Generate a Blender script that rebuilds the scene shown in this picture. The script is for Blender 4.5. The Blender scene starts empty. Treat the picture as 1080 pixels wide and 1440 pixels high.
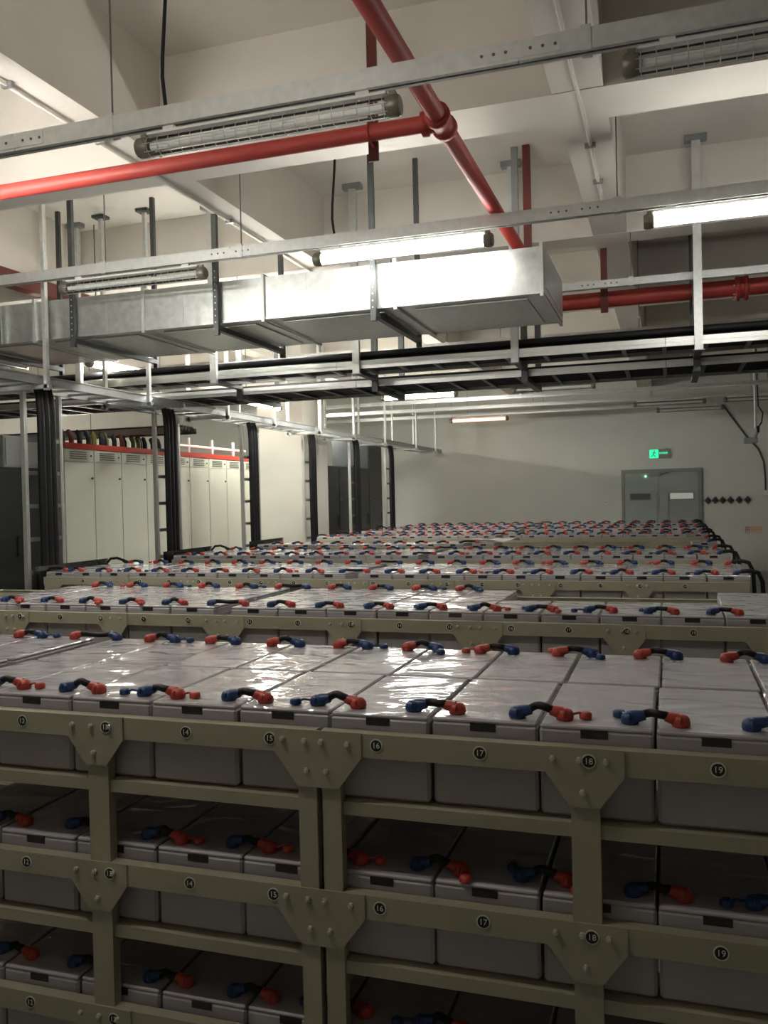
import bpy, bmesh, math, random
from mathutils import Vector, Matrix
random.seed(7)
SC = bpy.context.scene
COL = SC.collection

# ------------------------------------------------------------------ camera
ZC = 1.75
F_PX, PITCH, YAW, ROLL = 1222.37, -0.0158, 0.3163, -0.0227
fw = Vector((-math.sin(YAW)*math.cos(PITCH), math.cos(YAW)*math.cos(PITCH), math.sin(PITCH)))
rt = Vector((math.cos(YAW), math.sin(YAW), 0)); up = rt.cross(fw)
r2 = rt*math.cos(ROLL)+up*math.sin(ROLL); u2 = -rt*math.sin(ROLL)+up*math.cos(ROLL)
cam_d = bpy.data.cameras.new('camera'); cam = bpy.data.objects.new('camera', cam_d); COL.objects.link(cam)
cam_d.sensor_fit = 'VERTICAL'; cam_d.sensor_height = 36.0; cam_d.sensor_width = 27.0
cam_d.lens = 36.0*F_PX/1440.0; cam_d.clip_start = 0.05; cam_d.clip_end = 100
M = Matrix((r2, u2, -fw)).transposed().to_4x4(); M.translation = Vector((0, 0, ZC))
cam.matrix_world = M
SC.camera = cam

# ------------------------------------------------------------------ world, exposure
w = bpy.data.worlds.new('world'); SC.world = w; w.use_nodes = True
w.node_tree.nodes['Background'].inputs[0].default_value = (0.9, 0.95, 1.0, 1)
w.node_tree.nodes['Background'].inputs[1].default_value = 0.02
vs = SC.view_settings
vs.view_transform = 'Standard'; vs.look = 'None'; vs.gamma = 1.0; vs.use_curve_mapping = False
vs.exposure = 2.57
TUBE = 11.0          # radiance of a lit fluorescent tube

# ------------------------------------------------------------------ materials
MATS = {}
def mat(name, col, rough=0.5, metal=0.0, noise=0.0, nscale=8.0, bump=0.0, bscale=30.0, coat=0.0, coatrough=0.1,
        emit=None, estr=0.0, stretch=None, spec=0.5, rvar=0.0):
    m = bpy.data.materials.new(name); m.use_nodes = True; nt = m.node_tree; b = nt.nodes['Principled BSDF']
    b.inputs['Base Color'].default_value = (*col, 1); b.inputs['Roughness'].default_value = rough
    b.inputs['Metallic'].default_value = metal; b.inputs['Coat Weight'].default_value = coat
    b.inputs['Coat Roughness'].default_value = coatrough; b.inputs['Specular IOR Level'].default_value = spec
    if emit: b.inputs['Emission Color'].default_value = (*emit, 1); b.inputs['Emission Strength'].default_value = estr
    if noise or bump or rvar:
        tc = nt.nodes.new('ShaderNodeTexCoord'); geo = nt.nodes.new('ShaderNodeNewGeometry')
        mp = nt.nodes.new('ShaderNodeMapping'); nt.links.new(geo.outputs['Position'], mp.inputs[0])
        if stretch: mp.inputs['Scale'].default_value = stretch
        n = nt.nodes.new('ShaderNodeTexNoise'); n.inputs['Scale'].default_value = nscale; n.inputs['Detail'].default_value = 5
        nt.links.new(mp.outputs[0], n.inputs[0])
        if noise:
            mx = nt.nodes.new('ShaderNodeMix'); mx.data_type = 'RGBA'
            mx.inputs[6].default_value = (*[c*(1-noise) for c in col], 1); mx.inputs[7].default_value = (*[min(1, c*(1+noise)) for c in col], 1)
            nt.links.new(n.outputs['Fac'], mx.inputs[0]); nt.links.new(mx.outputs[2], b.inputs['Base Color'])
        if rvar:
            mr = nt.nodes.new('ShaderNodeMapRange'); mr.inputs['To Min'].default_value = max(0.02, rough-rvar); mr.inputs['To Max'].default_value = rough+rvar
            nt.links.new(n.outputs['Fac'], mr.inputs['Value']); nt.links.new(mr.outputs[0], b.inputs['Roughness'])
        if bump:
            n2 = nt.nodes.new('ShaderNodeTexNoise'); n2.inputs['Scale'].default_value = bscale; n2.inputs['Detail'].default_value = 3
            nt.links.new(mp.outputs[0], n2.inputs[0])
            bp = nt.nodes.new('ShaderNodeBump'); bp.inputs['Strength'].default_value = bump; bp.inputs['Distance'].default_value = 0.01
            nt.links.new(n2.outputs['Fac'], bp.inputs['Height']); nt.links.new(bp.outputs[0], b.inputs['Normal'])
            if coat: nt.links.new(bp.outputs[0], b.inputs['Coat Normal'])
    MATS[name] = m
    return m

mat('wall_paint', (0.62, 0.58, 0.52), 0.7, noise=0.06, nscale=2.0, bump=0.08, bscale=60)
mat('far_paint', (0.62, 0.625, 0.575), 0.75, noise=0.07, nscale=0.8, bump=0.08, bscale=60)
mat('ceiling_paint', (0.66, 0.62, 0.56), 0.75, noise=0.06, nscale=2.5, bump=0.1, bscale=40)
mat('column_paint', (0.60, 0.59, 0.535), 0.7, noise=0.05, nscale=2.0, bump=0.08, bscale=60)
mat('aluminium_dull', (0.34, 0.35, 0.34), 0.45, 0.6, noise=0.1, nscale=20)
mat('floor_paint', (0.22, 0.23, 0.22), 0.35, noise=0.12, nscale=1.5)
mat('rack_paint', (0.36, 0.34, 0.245), 0.42, noise=0.07, nscale=6, bump=0.05, bscale=120)
mat('battery_case', (0.42, 0.395, 0.40), 0.5, noise=0.05, nscale=5)
mat('battery_lid', (0.36, 0.34, 0.355), 0.42, noise=0.05, nscale=4)
mat('label_black', (0.015, 0.014, 0.014), 0.4)
mat('disc_black', (0.008, 0.012, 0.009), 0.45)
mat('disc_pale', (0.72, 0.75, 0.64), 0.5)
mat('bolt_steel', (0.62, 0.60, 0.54), 0.4, 0.25)
mat('cable_black', (0.010, 0.010, 0.011), 0.55, spec=0.3)
mat('boot_red', (0.42, 0.05, 0.033), 0.42)
mat('boot_blue', (0.012, 0.042, 0.14), 0.4)
mat('galvanized', (0.60, 0.61, 0.59), 0.42, 0.5, noise=0.18, nscale=25, rvar=0.1)
mat('galvanized_duct', (0.58, 0.60, 0.58), 0.36, 0.75, noise=0.3, nscale=18, bump=0.06, bscale=5, rvar=0.1)
mat('steel_dark', (0.10, 0.105, 0.105), 0.45, 0.6, noise=0.15, nscale=12)
mat('steel_grey', (0.30, 0.31, 0.31), 0.45, 0.6, noise=0.12, nscale=12)
mat('aluminium', (0.62, 0.62, 0.60), 0.4, 0.7, noise=0.08, nscale=20)
mat('white_enamel', (0.72, 0.71, 0.67), 0.4, noise=0.04, nscale=8)
mat('pipe_red', (0.45, 0.055, 0.042), 0.55, noise=0.08, nscale=10)
mat('pipe_red_dark', (0.13, 0.022, 0.018), 0.5)
mat('rod_steel', (0.16, 0.15, 0.14), 0.5, 0.5)
mat('cap_bronze', (0.20, 0.19, 0.15), 0.4, 0.4)
mat('tube_off', (0.88, 0.88, 0.86), 0.3)
mat('tube_lit', (0.9, 0.9, 0.9), 0.4, emit=(1.0, 0.98, 0.94), estr=TUBE*0.60)
mat('tube_strong', (0.9, 0.9, 0.9), 0.4, emit=(1.0, 0.98, 0.92), estr=TUBE*1.9)
mat('tube_far', (0.9, 0.9, 0.9), 0.4, emit=(1.0, 1.0, 0.90), estr=TUBE*4.5)
mat('tube_fill', (0.9, 0.9, 0.9), 0.4, emit=(1.0, 0.95, 0.88), estr=TUBE*0.86)  # glow of the fill lamp added above the viewer
mat('tube_aisle', (0.9, 0.9, 0.9), 0.4, emit=(1.0, 0.99, 0.88), estr=TUBE*1.8)
mat('tube_pink', (0.9, 0.8, 0.75), 0.4, emit=(1.0, 0.38, 0.26), estr=TUBE*0.045)
mat('cabinet_cream', (0.70, 0.70, 0.60), 0.4, noise=0.02, nscale=3)
mat('cabinet_black', (0.018, 0.021, 0.022), 0.35)
mat('cabinet_grey', (0.28, 0.29, 0.28), 0.5)
mat('trim_red', (0.55, 0.055, 0.035), 0.4)
mat('slot_dark', (0.09, 0.09, 0.075), 0.7)
mat('door_green', (0.30, 0.335, 0.30), 0.4, noise=0.03, nscale=3)
mat('door_frame_green', (0.22, 0.245, 0.215), 0.45)
mat('pane_dark', (0.10, 0.11, 0.12), 0.12)
mat('pane_light', (0.62, 0.64, 0.60), 0.12, emit=(0.9, 0.95, 0.85), estr=0.03)
mat('exit_green', (0.02, 0.5, 0.25), 0.4, emit=(0.03, 0.85, 0.36), estr=0.22)
mat('exit_dim', (0.25, 0.25, 0.22), 0.4)
mat('led_green', (0.1, 0.8, 0.4), 0.4, emit=(0.2, 1.0, 0.55), estr=1.2)
mat('sign_red', (0.50, 0.05, 0.03), 0.5)
mat('sign_orange', (0.75, 0.30, 0.05), 0.5)
mat('sign_plate', (0.64, 0.60, 0.54), 0.5)
mat('cable_yellow', (0.16, 0.19, 0.03), 0.5)
mat('cable_red', (0.12, 0.018, 0.018), 0.5)
mat('hook_dark', (0.06, 0.05, 0.05), 0.5)
mat('outlet_white', (0.7, 0.68, 0.62), 0.5)
mat('film_white', (0.75, 0.76, 0.75), 0.2)

def clear_mat(name, gloss, tint):
    m = bpy.data.materials.new(name); m.use_nodes = True; nt = m.node_tree; nt.nodes.clear()
    out = nt.nodes.new('ShaderNodeOutputMaterial'); mx = nt.nodes.new('ShaderNodeMixShader')
    tr = nt.nodes.new('ShaderNodeBsdfTransparent'); gl = nt.nodes.new('ShaderNodeBsdfGlossy'); fr = nt.nodes.new('ShaderNodeFresnel')
    ad = nt.nodes.new('ShaderNodeMath'); ad.operation = 'ADD'; ad.inputs[1].default_value = gloss
    tr.inputs[0].default_value = (*tint, 1); gl.inputs['Roughness'].default_value = 0.12; fr.inputs[0].default_value = 1.3
    nt.links.new(fr.outputs[0], ad.inputs[0]); nt.links.new(ad.outputs[0], mx.inputs[0])
    nt.links.new(tr.outputs[0], mx.inputs[1]); nt.links.new(gl.outputs[0], mx.inputs[2]); nt.links.new(mx.outputs[0], out.inputs[0])
    MATS[name] = m
clear_mat('clear_cover', 0.0, (0.96, 0.97, 0.96))
clear_mat('clear_sheet', 0.04, (0.88, 0.89, 0.88))

def film_mat():
    """lid plastic under a loose clear film: wrinkled clear coat over grey plastic"""
    m = mat('battery_film', (0.43, 0.405, 0.43), 0.5, coat=1.0, coatrough=0.07)
    nt = m.node_tree; b = nt.nodes['Principled BSDF']
    geo = nt.nodes.new('ShaderNodeNewGeometry'); oi = nt.nodes.new('ShaderNodeObjectInfo')
    mp = nt.nodes.new('ShaderNodeMapping'); mp.inputs['Scale'].default_value = (2.2, 3.4, 1.0)
    nt.links.new(geo.outputs['Position'], mp.inputs[0]); nt.links.new(oi.outputs['Random'], mp.inputs['Rotation'])
    n = nt.nodes.new('ShaderNodeTexNoise'); n.inputs['Scale'].default_value = 2.6; n.inputs['Detail'].default_value = 1.6; n.inputs['Roughness'].default_value = 0.35
    n.inputs['Distortion'].default_value = 1.2
    nt.links.new(mp.outputs[0], n.inputs[0])
    bp = nt.nodes.new('ShaderNodeBump'); bp.inputs['Strength'].default_value = 0.45; bp.inputs['Distance'].default_value = 0.02
    nt.links.new(n.outputs['Fac'], bp.inputs['Height']); nt.links.new(bp.outputs[0], b.inputs['Coat Normal'])
    n3 = nt.nodes.new('ShaderNodeTexNoise'); n3.inputs['Scale'].default_value = 3.0; nt.links.new(geo.outputs['Position'], n3.inputs[0])
    mx = nt.nodes.new('ShaderNodeMix'); mx.data_type = 'RGBA'; mx.inputs[6].default_value = (0.40, 0.378, 0.40, 1); mx.inputs[7].default_value = (0.47, 0.443, 0.465, 1)
    nt.links.new(n3.outputs['Fac'], mx.inputs[0]); nt.links.new(mx.outputs[2], b.inputs['Base Color'])
film_mat()

# ------------------------------------------------------------------ mesh helpers
class MB:
    def __init__(s): s.v = []; s.f = []; s.m = []; s.sm = []; s.slots = []
    def slot(s, m):
        if m not in s.slots: s.slots.append(m)
        return s.slots.index(m)
    def add(s, vs, fs, m, smooth=False):
        o = len(s.v); k = s.slot(m); s.v += [tuple(p) for p in vs]
        for f in fs: s.f.append(tuple(i+o for i in f)); s.m.append(k); s.sm.append(smooth)
    def box(s, a, b, m):
        x0, y0, z0 = a; x1, y1, z1 = b
        s.add([(x0,y0,z0),(x1,y0,z0),(x1,y1,z0),(x0,y1,z0),(x0,y0,z1),(x1,y0,z1),(x1,y1,z1),(x0,y1,z1)],
              [(0,3,2,1),(4,5,6,7),(0,1,5,4),(1,2,6,5),(2,3,7,6),(3,0,4,7)], m); return s
    def cbox(s, a, b, m, c=0.006):
        """box with chamfered edges"""
        bm = bmesh.new(); bmesh.ops.create_cube(bm, size=1)
        for v in bm.verts: v.co = Vector([(a[i]+b[i])/2+v.co[i]*(b[i]-a[i]) for i in range(3)])
        bmesh.ops.bevel(bm, geom=bm.edges[:], offset=c, segments=1, affect='EDGES', profile=0.5)
        bm.verts.index_update(); s.add([v.co[:] for v in bm.verts], [[v.index for v in f.verts] for f in bm.faces], m); bm.free(); return s
    def tube(s, path, r, m, n=8, caps=True):
        """round tube along a path; r a number or one radius per point"""
        P = [Vector(p) for p in path]; R = r if isinstance(r, (list, tuple)) else [r]*len(P)
        t0 = (P[1]-P[0]).normalized(); a = Vector((0,0,1)) if abs(t0.z) < .9 else Vector((1,0,0))
        nx = t0.cross(a).normalized(); vs = []; fs = []
        for i, p in enumerate(P):
            t = (P[min(i+1,len(P)-1)]-P[max(i-1,0)]).normalized()
            nx = (nx-t*nx.dot(t)).normalized(); ny = t.cross(nx)
            for k in range(n):
                th = 2*math.pi*k/n; vs.append(p+(nx*math.cos(th)+ny*math.sin(th))*R[i])
        for i in range(len(P)-1):
            for k in range(n): fs.append((i*n+k, i*n+(k+1)%n, (i+1)*n+(k+1)%n, (i+1)*n+k))
        s.add(vs, fs, m, True)
        if caps:
            o = len(P)-1; s.add(vs[:n], [tuple(range(n))[::-1]], m); s.add(vs[o*n:], [tuple(range(n))], m)
        return s
    def prism(s, poly, y0, y1, m):
        """polygon in x,z pushed along y"""
        n = len(poly); vs = [(x,y0,z) for x,z in poly]+[(x,y1,z) for x,z in poly]
        s.add(vs, [tuple(range(n)), tuple(range(n,2*n))[::-1]]+[(i,i+n,(i+1)%n+n,(i+1)%n) for i in range(n)], m); return s
    def mesh(s, name):
        me = bpy.data.meshes.new(name); me.from_pydata(s.v, [], s.f)
        for k in s.slots: me.materials.append(MATS[k])
        me.polygons.foreach_set('material_index', s.m); me.polygons.foreach_set('use_smooth', s.sm); me.update()
        bm = bmesh.new(); bm.from_mesh(me); bmesh.ops.recalc_face_normals(bm, faces=bm.faces[:]); bm.to_mesh(me); bm.free()
        return me
    def build(s, name, parent=None, loc=(0,0,0)): return ob(name, s.mesh(name), parent, loc)

def ob(name, me, parent=None, loc=(0,0,0), rz=0.0):
    o = bpy.data.objects.new(name, me); COL.objects.link(o); o.location = loc; o.rotation_euler = (0,0,rz)
    if parent: o.parent = parent
    return o
def tag(o, label, cat, group=None, kind=None):
    o['label'] = label
    if cat: o['category'] = cat
    if group: o['group'] = group
    if kind: o['kind'] = kind
    return o
def thing(name, label, cat, loc=(0,0,0), rz=0.0, group=None): return tag(ob(name, None, None, loc, rz), label, cat, group)
def struct(name, mb, label=None, parent=None):
    o = mb.build(name, parent)
    if not parent: o['kind'] = 'structure'; o['label'] = label
    return o
ORD = ['zeroth','first','second','third','fourth','fifth','sixth','seventh','eighth','ninth','tenth','eleventh','twelfth','thirteenth',
       'fourteenth','fifteenth','sixteenth','seventeenth','eighteenth','nineteenth','twentieth']
CARD = ['zero','one','two','three','four','five','six','seven','eight','nine','ten','eleven','twelve','thirteen','fourteen','fifteen','sixteen','seventeen','eighteen','nineteen','twenty']
def text_mesh(txt, size, m, depth=0.0006):
    """flat lettering in the x,z plane facing -y, centred on the origin"""
    cu = bpy.data.curves.new('lettering', 'FONT'); cu.body = txt; cu.size = size; cu.align_x = 'CENTER'; cu.align_y = 'CENTER'
    cu.extrude = depth; cu.resolution_u = 3
    o = bpy.data.objects.new('lettering', cu); COL.objects.link(o)
    dg = bpy.context.evaluated_depsgraph_get(); me = bpy.data.meshes.new_from_object(o.evaluated_get(dg))
    bpy.data.objects.remove(o); bpy.data.curves.remove(cu)
    me.transform(Matrix.Rotation(math.pi/2, 4, 'X')); me.materials.clear(); me.materials.append(MATS[m]); return me

# ------------------------------------------------------------------ room shell
XL, XR, YB, YF, ZS = -12.5, 4.6, -3.2, 20.2, 4.72
struct('floor', MB().box((XL-.2,YB-.2,-.15),(XR+.2,YF+.2,0),'floor_paint'), 'grey painted floor under the battery racks')
ceil = struct('ceiling', MB().box((XL-.2,YB-.2,ZS),(XR+.2,YF+.2,ZS+.15),'ceiling_paint'), 'white plastered ceiling slab between the beams')
struct('wall_back', MB().box((XL-.2,YF,0),(XR+.2,YF+.2,ZS),'far_paint'), 'pale far wall with the double door')
struct('wall_front', MB().box((XL-.2,YB-.2,0),(XR+.2,YB,ZS),'wall_paint'), 'pale wall behind the viewer')
struct('wall_left', MB().box((XL-.2,YB,0),(XL,YF,ZS),'wall_paint'), 'pale wall behind the cabinets')
struct('wall_right', MB().box((XR,YB,0),(XR+.2,YF,ZS),'wall_paint'), 'pale wall right of the racks')
ZB = 4.05
xb = [(5.11,5.54),(8.02,8.32),(10.95,11.25),(13.9,14.2),(16.8,17.1),(2.05,2.45),(-.9,-.5)]
yb = [(-.60,-.31),(-3.42,-3.18),(-6.3,-6.02),(-9.2,-8.9),(2.3,2.6)]
n = 0
for i,(a,b) in enumerate(xb):
    n += 1; struct('trim_%d' % n, MB().box((XL,a,ZB),(XR,b,ZS),'ceiling_paint'), 'white ceiling beam running across the room')
for i,(a,b) in enumerate(yb):
    n += 1; struct('trim_%d' % n, MB().box((a,YB,ZB+.004),(b,YF,ZS),'ceiling_paint'), 'white ceiling beam running along the room')
struct('column_1', MB().box((-6.44,13.05,0),(-5.63,14.1,ZS),'column_paint'), 'white square column left of the far racks')
struct('column_2', MB().box((-10.2,7.9,0),(-9.5,8.7,ZS),'wall_paint'), 'white square column behind the cabinets')

# ------------------------------------------------------------------ double door on the far wall
d = tag(ob('door_1', None, None, (0,YF,0)), 'grey green steel double door on the far wall', None, kind='structure')
dx0, dx1, dz = -0.99, 0.70, 2.26
fr = MB()
fr.box((dx0,-.06,0),(dx0+.07,0,dz),'door_frame_green').box((dx1-.07,-.06,0),(dx1,0,dz),'door_frame_green').box((dx0+.07,-.06,dz-.08),(dx1-.07,0,dz),'door_frame_green')
fr.build('door_frame', d)
split = -0.20
for a,b,pane,pa,pb in ((dx0+.075,split-.004,'pane_dark',-.80,-.38),(split+.004,dx1-.075,'pane_light',.04,.52)):
    leaf = MB().box((a,-.05,.01),(b,-.005,dz-.085),'door_green').build('door_leaf', d)
    MB().box((pa-.02,-.058,1.575),(pb+.02,-.0505,1.735),'door_frame_green').build('pane_frame', leaf)
    MB().box((pa,-.062,1.59),(pb,-.0585,1.72),pane).build('vision_pane', leaf)
MB().box((split-.05,-.058,.9),(split-.02,-.0505,1.75),'door_frame_green').box((split-.045,-.075,.9),(split-.025,-.058,.94),'door_frame_green').build('handle_plate', d)
MB().box((split+.16,-.09,.85),(split+.20,-.0505,1.72),'steel_grey').build('push_bar', d)
cl = MB().box((-.42,-.1,2.10),(-.16,-.0505,2.15),'door_frame_green').tube([(-.2,-.09,2.15),(0,-.15,2.172),(.02,-.06,2.172)],.008,'door_frame_green',6).build('door_closer', d)
MB().tube([(-.47,-.075,2.105),(-.47,-.05,2.105)],.016,'led_green',10).build('indicator_lamp', d)

# exit sign
s = thing('exit_sign', 'green glowing exit sign above the far double door', 'sign', (-.16,YF-.03,2.50))
MB().box((-.23,0,-.01),(.23,.029,.20),'exit_dim').build('sign_body', s)
sq = MB().box((-.22,-.006,.0),(-.03,-.0005,.19),'exit_green').build('glowing_square', s)
mm = MB().tube([(-.115,-.008,.155),(-.115,-.0065,.155)],.016,'door_frame_green',8)
for a,b,c,e in ((-.125,.135,-.14,.08),(-.14,.08,-.10,.05),(-.10,.05,-.11,.02),(-.14,.08,-.165,.04),(-.165,.04,-.195,.045),(-.12,.125,-.085,.10),(-.12,.125,-.16,.115)):
    mm.tube([(a,-.0075,b),(c,-.0075,e)],.009,'door_frame_green',5)
mm.build('running_figure', sq)
g = MB()
for x,wd in ((-.015,.03),(.022,.03),(.06,.03),(.097,.03),(.135,.03)): g.box((x,-.005,.105),(x+wd,-.0005,.115),'exit_green').box((x+.01,-.005,.085),(x+.02,-.0005,.135),'exit_green')
g.build('glowing_lettering', s)
tag(MB().box((-.05,YF-.09,2.70),(.0,YF,2.715),'steel_grey').box((-.035,YF-.045,2.701),(-.015,YF-.03,2.705),'steel_grey').build('sign_bracket'), 'small dark bracket on the wall just above the exit sign', 'bracket')

# wall sign with red and orange lettering
s = thing('wall_sign', 'small red and orange lettered sign low on the far wall', 'sign', (1.55,YF-.006,.79))
MB().box((0,0,0),(.36,.005,.2),'sign_plate').build('sign_plate', s)
for i,(x,c) in enumerate(((.02,'sign_red'),(.135,'sign_orange'),(.25,'sign_orange'))):
    gl = MB()
    gl.box((x,-.003,.03),(x+.012,0,.17),c).box((x+.078,-.003,.03),(x+.09,0,.17),c).box((x,-.003,.158),(x+.09,0,.17),c)
    gl.box((x+.012,-.003,.10),(x+.078,0,.11),c).box((x+.04,-.003,.03),(x+.05,0,.158),c)
    gl.build('character', s)
# six diamond hooks
xs = [.82,.97,1.12,1.28,1.45,1.62]
for i,x in enumerate(xs):
    o = thing('wall_hook', '%s diamond-shaped dark hook from the door on the far wall' % ORD[i+1], 'hook', (x,YF,1.54), 0, 'diamond hooks beside the door')
    MB().prism([(-.075,0),(0,-.085),(.075,0),(0,.085)],-.03,0,'hook_dark').build('back_plate', o)
    MB().tube([(0,-.03,0),(0,-.08,0),(0,-.1,.03)],.014,'hook_dark',6).build('peg', o)
tag(MB().cbox((-1.37,YF-.02,1.50),(-1.285,YF,1.585),'outlet_white',.005).box((-1.345,YF-.022,1.53),(-1.31,YF-.0195,1.555),'steel_grey').build('wall_switch'), 'small white wall switch left of the far door', 'switch')

# ------------------------------------------------------------------ battery racks
Y0 = 2.145; DY = 2.0135; TOP = ZC-0.564; TIER = 0.42
PB = 0.275; BW = 0.270; BL = 0.482; BH = 0.226
XLG, XRG = -5.085, -2.240        # left and right group of ten batteries
POST_S = [-.20,-1.572,-2.945,-4.32]; POST_D = [-.885,-2.26,-3.635]; XE0, XE1 = -5.07, .50
DEP = 2*BL+.012
NAME = ['nearest','second','third','fourth','fifth','sixth','seventh','farthest']
MODS = [(-5.07,-3.642),(-3.628,-2.267),(-2.253,-.892),(-.878,.50)]

def beam_mesh(L, h, t, lip):
    b = MB().box((0,0,0),(L,t,h),'rack_paint').box((0,t,h-.004),(L,t+lip,h),'rack_paint'); return b.mesh('front_beam')
BEAMS = [beam_mesh(b-a, .062, .028, .008) for a,b in MODS]
SUPP = [MB().box((0,0,0),(b-a,.045,.034),'rack_paint').box((0,.045,.026),(b-a,.09,.034),'rack_paint').mesh('support_rail') for a,b in MODS]
POSTM = MB().box((-.034,0,0),(.034,.033,1.139),'rack_paint').box((-.06,-.02,0),(.06,.07,.012),'rack_paint').mesh('post')
POSTN = MB().box((-.026,0,0),(.026,.033,1.139),'rack_paint').box((-.03,-.02,0),(.03,.07,.012),'rack_paint').mesh('post')
CROSS = MB().box((-.02,.0,0),(.02,DEP-.02,.04),'rack_paint').mesh('cross_member')
def gusset(wt, wb, h): return MB().prism([(-wt/2,0),(-wt/2,-.064),(-wb/2,-h),(wb/2,-h),(wt/2,-.064),(wt/2,0)],-.005,0,'rack_paint').mesh('gusset_plate')
G_S, G_D = gusset(.185,.07,.142), gusset(.245,.115,.150)
BOLT = MB().tube([(0,0,0),(0,-.008,0)],.0075,'bolt_steel',6).tube([(0,-.008,0),(0,-.012,0)],.004,'bolt_steel',6).mesh('bolt')
DISC = MB().tube([(0,0,0),(0,-.0015,0)],.0175,'disc_pale',20).tube([(0,-.0015,0),(0,-.0025,0)],.0145,'disc_black',20).mesh('number_disc')
NUMS = {i: text_mesh(str(i), .021, 'disc_pale') for i in range(1,21)}

def make_rack(i):
    y = Y0+DY*i
    r = thing('battery_rack', 'khaki steel battery rack holding %s' % ('the nearest batteries, numbered on its front beams' if i == 0 else 'the %s double row of batteries from the front' % NAME[i] if i < 7 else 'the farthest double row of batteries'), 'rack', (0,y,0), 0, 'rows of battery racks')
    tiers = range(3)
    for t in tiers:
        zt = TOP-TIER*t
        for k,(a,b) in enumerate(MODS):
            ob('front_beam', BEAMS[k], r, (a,-.045,zt-.104))
            ob('support_rail', SUPP[k], r, (a,-.03,zt-BH-.036))
            if t == 0 or i == 0:
                o = ob('rear_beam', BEAMS[k], r, (b,DEP+.045,zt-.104), math.pi)
                ob('support_rail', SUPP[k], r, (b,DEP+.03,zt-BH-.036), math.pi)
        if t == 0 or i == 0:
            for x in POST_S+[p-.036 for p in POST_D]+[p+.036 for p in POST_D]+[XE0+.03,XE1-.03]:
                ob('cross_member', CROSS, r, (x,.012,zt-BH-.079))
        if i < 5:
            for x in POST_S:
                if t and x < -2.6: continue
                gp = ob('gusset_plate', G_S, r, (x,-.045,zt-.040))
                if i < 3:
                    for bx,bz in ((-.075,-.028),(-.012,-.028),(.05,-.028),(-.005,-.105)): ob('bolt', BOLT, gp, (bx,-.005,bz))
            for x in POST_D:
                if t and x < -2.6: continue
                gp = ob('gusset_plate', G_D, r, (x,-.045,zt-.040))
                if i < 3:
                    for bx,bz in ((-.098,-.026),(-.035,-.028),(.012,-.028),(.085,-.03),(-.03,-.105),(.025,-.105)): ob('bolt', BOLT, gp, (bx,-.005,bz))
            if t == 0: ob('gusset_plate', G_S, r, (XE1-.095,-.045,zt-.040)); ob('gusset_plate', G_S, r, (XE0+.095,-.045,zt-.040))
        if i < 3:
            for k in range(20):
                nb = k+1; xx = (XLG+PB*k if k < 10 else XRG+PB*(k-10))+PB/2
                if i == 0 and k < 9: continue
                if t and i: continue
                # numbers stand a little off centre, clear of bolts
                off = {13:.018,15:-.02,16:.005,18:-.012}.get(nb, 0.0)
                on = any(abs(xx+off-p) < .10 for p in POST_S) or any(abs(xx+off-p) < .13 for p in POST_D)
                dsc = ob('number_disc', DISC, r, (xx+off,-.0455-(.005 if on else 0),zt-.070))
                ob('number', NUMS[nb], dsc, (0,-.003,0))
    for x in POST_S:
        ob('post', POSTM, r, (x,-.040,0)); ob('post', POSTM, r, (x,DEP+.007,0))
    for x in POST_D:
        for s_ in (-.034,.034):
            ob('post', POSTN, r, (x+s_,-.040,0)); ob('post', POSTN, r, (x+s_,DEP+.007,0))
    for x in (XE0+.03,XE1-.03):
        ob('post', POSTN, r, (x,-.040,0)); ob('post', POSTN, r, (x,DEP+.007,0))
    return r
for i in range(8): make_rack(i)

# ------------------------------------------------------------------ batteries
def case_mb(mb):
    return mb.cbox((.001,.003,0),(BW-.001,BL-.003,BH-.056),'battery_case',.008)
def lid_mb(mb, far=False):
    mb.cbox((0,0,BH-.058),(BW,BL,BH-.010),'battery_lid',.007)
    mb.cbox((.002,.002,BH-.012),(BW-.002,BL-.002,BH),'battery_film',.004); return mb
CASE = case_mb(MB()).mesh('case'); LID = lid_mb(MB()).mesh('lid')
LABEL = MB().box((.100,-.001,BH-.030),(.165,.001,BH-.010),'label_black').mesh('rating_label')
FARB = lid_mb(case_mb(MB()))
FARB.box((.100,-.001,BH-.030),(.165,.001,BH-.010),'label_black'); FARB = FARB.mesh('battery')
GLINT = MB().box((.215,.075,BH),(.226,.10,BH+.0006),'film_white').box((.238,.075,BH),(.246,.10,BH+.0006),'film_white').mesh('lid_glint')  # white strips painted in for glare on the lid film
def battery(i, t, row, k):
    """rack i, tier t, row 0 front / 1 rear, column k 0..19"""
    y = Y0+DY*i; x = (XLG+PB*k if k < 10 else XRG+PB*(k-10))+.0025; z = TOP-TIER*t-BH
    fromr = ORD[20-k]
    if i == 0:
        where = ['top','middle','bottom'][t]
        if row == 0: lab = 'grey battery behind number %s on the %s front beam of the nearest rack' % (CARD[k+1], where)
        else: lab = 'grey battery in the %s rear row of the nearest rack, behind number %s' % (where, CARD[k+1])
        grp = 'batteries on the nearest rack'
    else:
        lab = 'grey battery in the %s row of the %s rack, %s from the right end' % (('front','rear')[row], NAME[i], fromr)
        grp = 'batteries on the %s rack' % NAME[i]
    jx, jy = random.uniform(-.002,.002), random.uniform(-.004,.004)
    if row == 0: loc, rz = (x+jx,y+jy,z), 0
    else: loc, rz = (x+BW+jx+.010,y+DEP+jy,z), math.pi
    if i < 4:
        b = thing('battery', lab, 'battery', loc, rz, grp)
        ob('case', CASE, b); ob('lid', LID, b)
        if row == 0: ob('rating_label', LABEL, b)
        if i == 0 and t == 0: ob('lid_glint', GLINT, b)
    else:
        b = tag(ob('battery', FARB, None, loc, rz), lab, 'battery', grp)

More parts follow.
